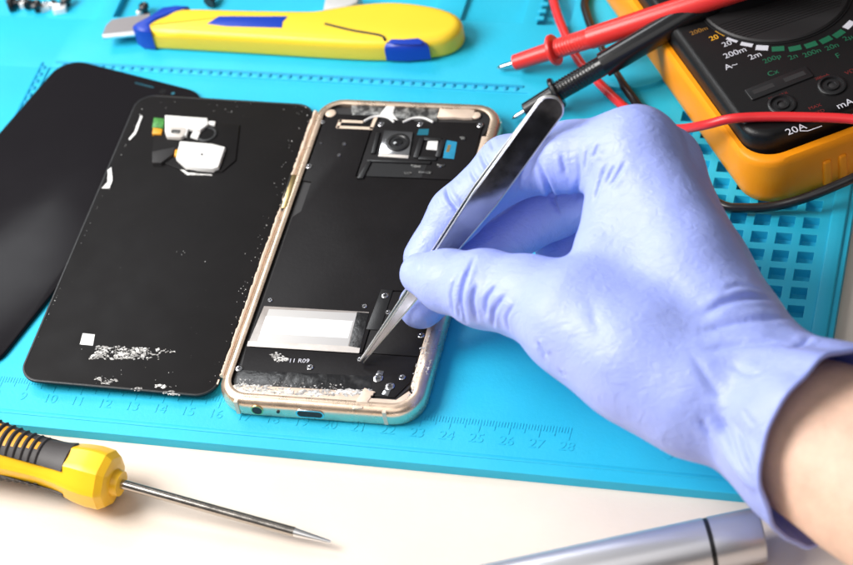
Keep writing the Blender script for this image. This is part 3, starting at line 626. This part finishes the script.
# ------------------------------------------------------------------ silver pen
pz = ZT+.86; pe = at(762, 534, pz); pb = at(486, 592, pz); pax = unit(pb-pe)
pn = thing('silver_pen', 'thick silver pen barrel with a black ring lying at the front', 'pen', (pe[0], pe[1], ZT))
MB().lathe([(0, .2), (.0, .76), (.03, .82), (.08, .85), (1.55, .86)], pe, pax, 48).build('cap', 'silver', pn, world=True)
MB().lathe([(1.55, .80), (1.56, .835), (1.68, .835), (1.69, .80)], pe, pax, 48).build('ring', 'blackpl', pn, world=True)
MB().lathe([(1.69, .80), (1.70, .86), (13, .86), (13.5, .6)], pe, pax, 48).build('barrel', 'silver', pn, world=True)

# ------------------------------------------------------------------ tweezers
T0 = at(362, 361, .86); B0 = at(557, 99, 9.0); tax = unit(B0-T0); TL = np.linalg.norm(B0-T0)
vw = unit(CAM-(T0+B0)/2); n0 = unit(vw-tax*(vw@tax)); w0 = np.cross(tax, n0)      # w0: sideways in the picture
if w0@RGT < 0: w0 = -w0
tn = unit(n0*math.cos(.22)+w0*math.sin(.22)); tw = unit(np.cross(tn, tax)); tw = tw if tw@w0 > 0 else -tw
tz = thing('tweezers', 'polished steel tweezers held in the gloved hand, points on the phone', 'tweezers', (T0[0], T0[1], .86))
def arm(sgn):
    ss = np.concatenate([np.linspace(0, TL-.45, 50), TL-.45+.45*np.sin(np.linspace(0, math.pi/2, 16))[1:]]); vs = []; n = len(ss); left = []; right = []
    for s in ss:
        u = s/TL
        hw = .055+.37*min(1, max(0, (s-.2)/7.2))**1.15
        if s > TL-.43: hw = min(hw, math.sqrt(max(4e-4, .43**2-(s-TL+.43)**2)))
        gap = .018+.20*math.sin(min(1, u*1.08)*math.pi)**.8 if u*1.08 < 1 else .018
        th = .075; c = T0+tax*s; ch = min(.03, hw*.4)
        for a, h in [(-hw, gap+.02), (-hw, gap+th-.03), (-hw+ch, gap+th), (hw-ch, gap+th), (hw, gap+th-.03), (hw, gap+.02), (hw-ch, gap), (-hw+ch, gap)]: vs.append(c+tw*a+tn*(h*sgn))
        left.append(c-tw*hw+tn*((gap+.04)*sgn)); right.append(c+tw*hw+tn*((gap+.04)*sgn))
    fs = [(i*8+k, i*8+(k+1) % 8, (i+1)*8+(k+1) % 8, (i+1)*8+k) for i in range(n-1) for k in range(8)]+[tuple(range(8)), tuple(range((n-1)*8, n*8))]
    return MB().add(vs, fs), np.array(left+right[::-1])
for sgn in (1, -1):
    am, edge = arm(sgn); ao = am.build('arm', 'tweez', tz, world=True, angle=25)
    MB().tube(edge, .034, 8).build('edge_highlight', 'tedge', ao, world=True, angle=60)  # brighter steel along the rim puts the edge highlight into the colour

# ------------------------------------------------------------------ the hand: forearm with a nitrile glove
def J(px, py, z, r): return (at(px, py, z), r)
WR = at(750, 398, 4.4); AX = unit(V(.828, -.554, .10))
thumb = [J(421, 274, 4.15, .70), J(446, 281, 4.4, .98), J(485, 289, 4.8, 1.22), J(530, 298, 5.1, 1.30), J(575, 320, 5.3, 1.55), J(640, 360, 5.1, 1.75), J(696, 396, 4.8, 1.7)]
index = [J(424, 258, 3.55, .70), J(456, 214, 4.5, .86), J(509, 168, 5.7, 1.02), J(570, 157, 6.7, 1.10), J(637, 148, 7.4, 1.2)]
middle = [J(421, 306, 1.75, .78), J(478, 255, 2.5, .85), J(555, 207, 3.7, .98), J(664, 165, 6.2, 1.12)]
ring = [J(575, 275, 1.1, .75), J(560, 245, 1.5, .8), J(605, 207, 2.6, .92), J(676, 196, 4.7, 1.05)]
pinky = [J(640, 285, 1.0, .7), J(610, 262, 1.1, .75), J(640, 232, 1.5, .82), J(682, 226, 3.2, .95)]
meta = [[index[-1], J(690, 262, 6.2, 1.3), (WR+V(-.3, .7, .6), 1.65)], [middle[-1], J(704, 266, 5.0, 1.3), (WR+V(.1, .8, .2), 1.6)],
        [ring[-1], J(706, 274, 3.8, 1.25), (WR+V(.3, .8, -.4), 1.55)], [pinky[-1], J(708, 290, 2.7, 1.15), J(738, 345, 3.0, 1.35), (WR+V(.4, .7, -.8), 1.5)],
        [(WR, 2.1), (WR+AX*1.2, 2.35), (WR+AX*3.0, 2.9), (WR+AX*8, 4.0)]]
fan = []
for u in np.linspace(.12, .92, 7):
    a = index[-1][0]*(1-u)+meta[0][2][0]*u; b = thumb[4][0]*(1-u)+thumb[6][0]*u
    if u < .4: a = index[3][0]*(.4-u)/.28*.35+a*(1-(.4-u)/.28*.35)
    fan.append([(a, 1.0), ((a+b)/2-V(.15, 0, .25), .72+.5*u), (b, 1.1)])
gmin, gmax, GS = V(20.6, -6.2, .05), V(42.0, 9.2, 9.6), .095
dims = [int((gmax[i]-gmin[i])/GS)+1 for i in range(3)]
X, Y, Z = [(gmin[i]+GS*np.arange(dims[i])).astype(np.float32) for i in range(3)]
X = X[:, None, None]; Y = Y[None, :, None]; Z = Z[None, None, :]
def caps(chain, k):
    D = None
    for (a, ra), (b, rb) in zip(chain[:-1], chain[1:]):
        ba = (b-a).astype(np.float32); L2 = float(ba@ba)
        px, py, pz_ = X-np.float32(a[0]), Y-np.float32(a[1]), Z-np.float32(a[2])
        t = np.clip((px*ba[0]+py*ba[1]+pz_*ba[2])/L2, 0, 1)
        d = np.sqrt((px-t*ba[0])**2+(py-t*ba[1])**2+(pz_-t*ba[2])**2)-(ra+(rb-ra)*t).astype(np.float32)
        D = d if D is None else smin(D, d, k)
    return D
def smin(a, b, k):
    h = np.maximum(k-np.abs(a-b), 0)/k
    return np.minimum(a, b)-h*h*k*np.float32(.25)
palm = None
for ch in meta+fan: d = caps(ch, .5); palm = d if palm is None else smin(palm, d, .9)
palm = smin(palm, caps(thumb[4:], .4), .9)
hand = None
for ch, k in ((thumb, .7), (index, .7), (middle, .6), (ring, .6), (pinky, .6)):
    d = smin(palm, caps(ch, .35), k); hand = d if hand is None else np.minimum(hand, d)
def surface_nets(G):
    s = G < 0; nx, ny, nz = G.shape
    c = np.zeros((nx-1, ny-1, nz-1), np.int8)
    for i in (0, 1):
        for j in (0, 1):
            for k in (0, 1): c += s[i:nx-1+i, j:ny-1+j, k:nz-1+k]
    act = np.argwhere((c > 0) & (c < 8)); idm = -np.ones(c.shape, np.int64); idm[tuple(act.T)] = np.arange(len(act))
    acc = np.zeros((len(act), 3)); cnt = np.zeros(len(act)); E = [(0, 0, 0), (1, 0, 0), (0, 1, 0), (1, 1, 0), (0, 0, 1), (1, 0, 1), (0, 1, 1), (1, 1, 1)]
    for a in range(8):
        for b in range(a+1, 8):
            if sum(abs(E[a][q]-E[b][q]) for q in range(3)) != 1: continue
            va = G[tuple((act+E[a]).T)]; vb = G[tuple((act+E[b]).T)]; m = (va < 0) != (vb < 0)
            t = np.where(m, va/np.where(m, va-vb, 1), 0)
            acc += np.where(m[:, None], np.array(E[a])+t[:, None]*(np.array(E[b])-np.array(E[a])), 0); cnt += m
    P = act+acc/np.maximum(cnt, 1)[:, None]; quads = []
    for ax in range(3):
        sl0 = [slice(None)]*3; sl1 = [slice(None)]*3; sl0[ax] = slice(0, -1); sl1[ax] = slice(1, None)
        ed = np.argwhere(s[tuple(sl0)] != s[tuple(sl1)]); u, v = [q for q in range(3) if q != ax]
        ok = (ed[:, u] > 0) & (ed[:, v] > 0) & (ed[:, u] < G.shape[u]-1) & (ed[:, v] < G.shape[v]-1); ed = ed[ok]
        def cid(du, dv): q = ed.copy(); q[:, u] -= du; q[:, v] -= dv; return idm[tuple(q.T)]
        Q = np.c_[cid(1, 1), cid(0, 1), cid(0, 0), cid(1, 0)]; flip = s[tuple(ed.T)] ^ (ax == 1); Q[~flip] = Q[~flip][:, ::-1]; quads.append(Q)
    return P, np.vstack(quads)
P, Q = surface_nets(hand); P = P*GS+gmin
del palm, hand
bm = bmesh.new(); bv = [bm.verts.new(p) for p in P]
for q in Q:
    try: bm.faces.new([bv[i] for i in q])
    except ValueError: pass
RIM = 3.15                                        # where the cuff ends, along the forearm from the wrist
RP = WR+AX*RIM
AXR = unit(AX+V(.0, .05, .05))
bmesh.ops.bisect_plane(bm, geom=bm.verts[:]+bm.edges[:]+bm.faces[:], plane_co=RP, plane_no=AXR, clear_outer=True)
for v in [v for v in bm.verts if not v.link_faces]: bm.verts.remove(v)
for _ in range(3): bmesh.ops.smooth_vert(bm, verts=[v for v in bm.verts if not v.is_boundary], factor=.5, use_axis_x=True, use_axis_y=True, use_axis_z=True)
bmesh.ops.subdivide_edges(bm, edges=bm.edges[:], cuts=1, use_grid_fill=True, smooth=0)
for _ in range(2): bmesh.ops.smooth_vert(bm, verts=[v for v in bm.verts if not v.is_boundary], factor=.5, use_axis_x=True, use_axis_y=True, use_axis_z=True)
bmesh.ops.recalc_face_normals(bm, faces=bm.faces); bm.normal_update(); bm.verts.index_update()
GV = np.array([v.co for v in bm.verts]); GN = np.array([v.normal for v in bm.verts])
tree = BVHTree.FromBMesh(bm)
def hit(px, py):
    d = FWD*F+RGT*(px-426.5)+UPV*(282.5-py); h = tree.ray_cast(Vector(CAM), Vector(unit(d))); return None if h[0] is None else np.array(h[0])
disp = np.zeros(len(GV))
def crease(pts, depth, w, ridge=.4, ang=None):
    w *= .78; depth *= .95
    q = [hit(*p) for p in spline(pts, 5)]; q = [p for p in q if p is not None]
    if len(q) < 2: return
    q = np.array(q); c = q.mean(0); R = np.abs(q-c).max()*1.8+6*w
    sel = np.where((np.abs(GV-c) < R).all(1))[0]; p = GV[sel]; best = np.full(len(sel), 9.); tt = np.zeros(len(sel))
    for i in range(len(q)-1):
        a, b = q[i], q[i+1]; ab = b-a; t = np.clip(((p-a)@ab)/(ab@ab+1e-9), 0, 1); d = np.linalg.norm(p-a-t[:, None]*ab, axis=1)
        m = d < best; best[m] = d[m]; tt[m] = (i+t[m])/(len(q)-1)
    fade = np.minimum(1, np.minimum(tt, 1-tt)*4+.15)
    disp[sel] += depth*fade*(-np.exp(-(best/w)**2)+ridge*np.exp(-((best-2.6*w)/(1.5*w))**2))
for pts, d, w in (
    ([(474, 258), (464, 283), (461, 302), (466, 323)], .11, .085), ([(456, 275), (451, 294), (454, 314)], .07, .08), ([(477, 284), (473, 302), (477, 321)], .10, .09), ([(497, 284), (487, 299), (487, 315)], .09, .08),
    ([(506, 294), (494, 311), (493, 327)], .10, .085), ([(515, 303), (507, 318), (510, 332)], .07, .08), ([(424, 256), (418, 272)], .04, .07), ([(458, 302), (460, 318)], .05, .07), ([(537, 342), (547, 357)], .11, .09), ([(560, 371), (566, 377)], .08, .08),
    ([(479, 140), (482, 158), (492, 175)], .10, .08), ([(468, 160), (473, 175), (480, 184)], .06, .08), ([(446, 180), (448, 196), (460, 212)], .11, .08), ([(455, 170), (460, 183)], .04, .07), ([(488, 134), (494, 150)], .04, .07), ([(434, 195), (438, 206)], .04, .06),
    ([(538, 163), (547, 183), (557, 207)], .12, .1), ([(552, 200), (560, 214)], .09, .07), ([(561, 154), (566, 174)], .07, .09), ([(606, 165), (600, 182), (594, 202)], .08, .09), ([(616, 164), (606, 184)], .06, .08), ([(626, 162), (610, 187)], .06, .09), ([(599, 143), (594, 158)], .05, .08), ([(588, 147), (585, 170)], .05, .09), ([(578, 150), (580, 175), (575, 200)], .05, .1),
    ([(722, 291), (740, 286), (762, 291)], .06, .11), ([(704, 313), (726, 302), (749, 297), (779, 299)], .13, .14), ([(703, 330), (726, 325), (754, 319), (790, 318)], .11, .15), ([(706, 349), (740, 345), (778, 341)], .09, .15), ([(794, 346), (815, 335), (836, 331)], .09, .13), ([(730, 365), (755, 375), (775, 362)], .05, .13), ([(690, 352), (712, 385), (722, 400)], .05, .16),
    ([(717, 414), (731, 446), (762, 498)], .15, .17), ([(735, 424), (748, 450), (764, 480)], .07, .12), ([(700, 420), (712, 436)], .07, .12), ([(745, 410), (760, 430)], .05, .1), ([(590, 300), (600, 340)], .03, .2)):
    crease(pts, d, w)
# soft unevenness of the thin rubber, and folds that run into the cuff
al = (GV-WR)@AX; rad = (GV-WR)-al[:, None]*AX; e1 = unit(np.cross(AX, V(0, 0, 1))); e2 = np.cross(AX, e1); ang = np.arctan2(rad@e2, rad@e1)
wgt = np.clip((al-.2)/2.0, 0, 1)
disp += wgt*(.07*np.sin(5*ang+1.0+.5*al)+.05*np.sin(9*ang+2+al)+.03*np.sin(14*ang))
nz_ = np.array([mnoise.noise(Vector(p*1.15)) for p in GV]); nz2 = np.array([mnoise.noise(Vector(p*V(2.6, 2.6, 2.6)+7)) for p in GV])
disp += .018*nz_+.007*nz2
GV2 = GV+GN*disp[:, None]
slide = np.clip((al-.6)/1.8, 0, 1)**2*(.22*np.sin(2*ang+.6)+.10*np.sin(5*ang+2))
GV2 += AX*slide[:, None]
for v, p in zip(bm.verts, GV2): v.co = Vector(p)
rimv = [v.index for v in bm.verts if v.is_boundary]; seen = set(); loops = []
for v in [v for v in bm.verts if v.is_boundary]:
    if v.index in seen: continue
    st_, comp = [v], []
    while st_:
        q = st_.pop()
        if q.index in seen: continue
        seen.add(q.index); comp.append(q.index); st_ += [e.other_vert(q) for e in q.link_edges if e.is_boundary]
    loops.append(comp)
print('rim loops', [len(l) for l in loops], [GV[l].mean(0).round(1) for l in loops])
rimv = max(loops, key=len)
loc_arm = V(WR[0], WR[1], 0)
gm = MB(); gm.add(GV2, [[v.index for v in f.verts] for f in bm.faces]); bm.free()
# forearm
fa = []; cen = WR-AX*2.5
fm = MB(); ns, nr = 60, 48; vs = []
for i in range(ns):
    s = i/(ns-1); d = s*19; c = WR+AX*d+V(0, 0, -.02*d)
    ra = 1.9+.62*min(1, d/2.6)+.7*min(1, max(0, (d-2.6)/9))**.9; rb = ra*.86
    for k in range(nr):
        t = 2*math.pi*k/nr; p = c+e1*ra*math.cos(t)+e2*rb*math.sin(t); p = p+unit(p-c)*(.05*mnoise.noise(Vector(p*.8))+.02*mnoise.noise(Vector(p*2.5))); vs.append(p)
fs = [(i*nr+k, i*nr+(k+1) % nr, (i+1)*nr+(k+1) % nr, (i+1)*nr+k) for i in range(ns-1) for k in range(nr)]+[tuple(range(nr-1, -1, -1)), tuple(range((ns-1)*nr, ns*nr))]
arm_o = fm.add(vs, fs).build('person', 'skin', None, tuple(loc_arm), world=True, angle=180)
tag(arm_o, 'right forearm of a person in a violet glove, pinching tweezers over the phone', 'person')
gl = gm.build('glove', 'glove', arm_o, world=True, angle=180)
so = gl.modifiers.new('thickness', 'SOLIDIFY'); so.thickness = .0006; so.offset = -1
rp = GV2[rimv]; ra_ = np.arctan2((rp-RP)@e2, (rp-RP)@e1); rp = rp[np.argsort(ra_)]
k = max(1, len(rp)//120); rp = rp[::k]
for _ in range(2): rp = (np.roll(rp, 1, 0)+rp*2+np.roll(rp, -1, 0))/4
rb_ = MB(); rb_.tube(np.vstack([rp, rp[:1]]), .085, 8, caps=False); rb_.build('cuff_bead', 'glove', gl, world=True, angle=180)

# ------------------------------------------------------------------ camera
cd = bpy.data.cameras.new('camera'); co = bpy.data.objects.new('camera', cd); COL.objects.link(co); SC.camera = co
R = Matrix((RGT, UPV, -FWD)).transposed().to_4x4(); R.translation = Vector(CAM*S); co.matrix_world = R
cd.sensor_fit = 'HORIZONTAL'; cd.sensor_width = 36; cd.lens = F/853*36; cd.clip_start = .01; cd.clip_end = 50
cd.dof.use_dof = True; cd.dof.focus_distance = float((at(380, 300, 1.5)-CAM)@FWD)*S; cd.dof.aperture_fstop = 13

# ------------------------------------------------------------------ light
ctr = V(17, 6, 2)
def area(name, direction, dist, size, power, col=(1, 1, 1)):
    l = bpy.data.lights.new(name, 'AREA'); l.shape = 'RECTANGLE'; l.size, l.size_y = size; l.energy = power; l.color = col
    o = bpy.data.objects.new(name, l); COL.objects.link(o); p = (ctr+unit(direction)*dist)*S; o.location = p
    o.rotation_euler = Vector(ctr*S-p).to_track_quat('-Z', 'Y').to_euler(); return o
area('key_softbox', (-.66, -.20, .74), 68, (.42, .42), 9.1, (1, .975, .95))
area('back_softbox', (-.60, .58, .80), 120, (.42, .36), 4.0, (.95, .98, 1))
area('fill_softbox', (.1, -.85, 1.0), 130, (.9, .9), 2.6, (1, .97, .94))
w = bpy.data.worlds.new('World'); SC.world = w; w.use_nodes = True; nt = w.node_tree; N = nt.nodes; bg = N['Background']
tc = N.new('ShaderNodeTexCoord'); sx = N.new('ShaderNodeSeparateXYZ'); nt.links.new(tc.outputs['Generated'], sx.inputs[0])
mr = N.new('ShaderNodeMapRange'); mr.interpolation_type = 'SMOOTHSTEP'; mr.inputs['From Min'].default_value = .05; mr.inputs['From Max'].default_value = .95; mr.inputs['To Min'].default_value = .08; mr.inputs['To Max'].default_value = 1
nt.links.new(sx.outputs['Z'], mr.inputs['Value']); mc = N.new('ShaderNodeMix'); mc.data_type = 'RGBA'; mc.inputs['A'].default_value = (0, 0, 0, 1); mc.inputs['B'].default_value = (1, 1, 1, 1)
nt.links.new(mr.outputs[0], mc.inputs['Factor']); nt.links.new(mc.outputs['Result'], bg.inputs['Color']); bg.inputs['Strength'].default_value = .27
SC.view_settings.view_transform = 'Standard'; SC.view_settings.look = 'None'; SC.view_settings.exposure = 0; SC.view_settings.gamma = 1
SC.cycles.use_denoising = True
SC.cycles.max_bounces = 8
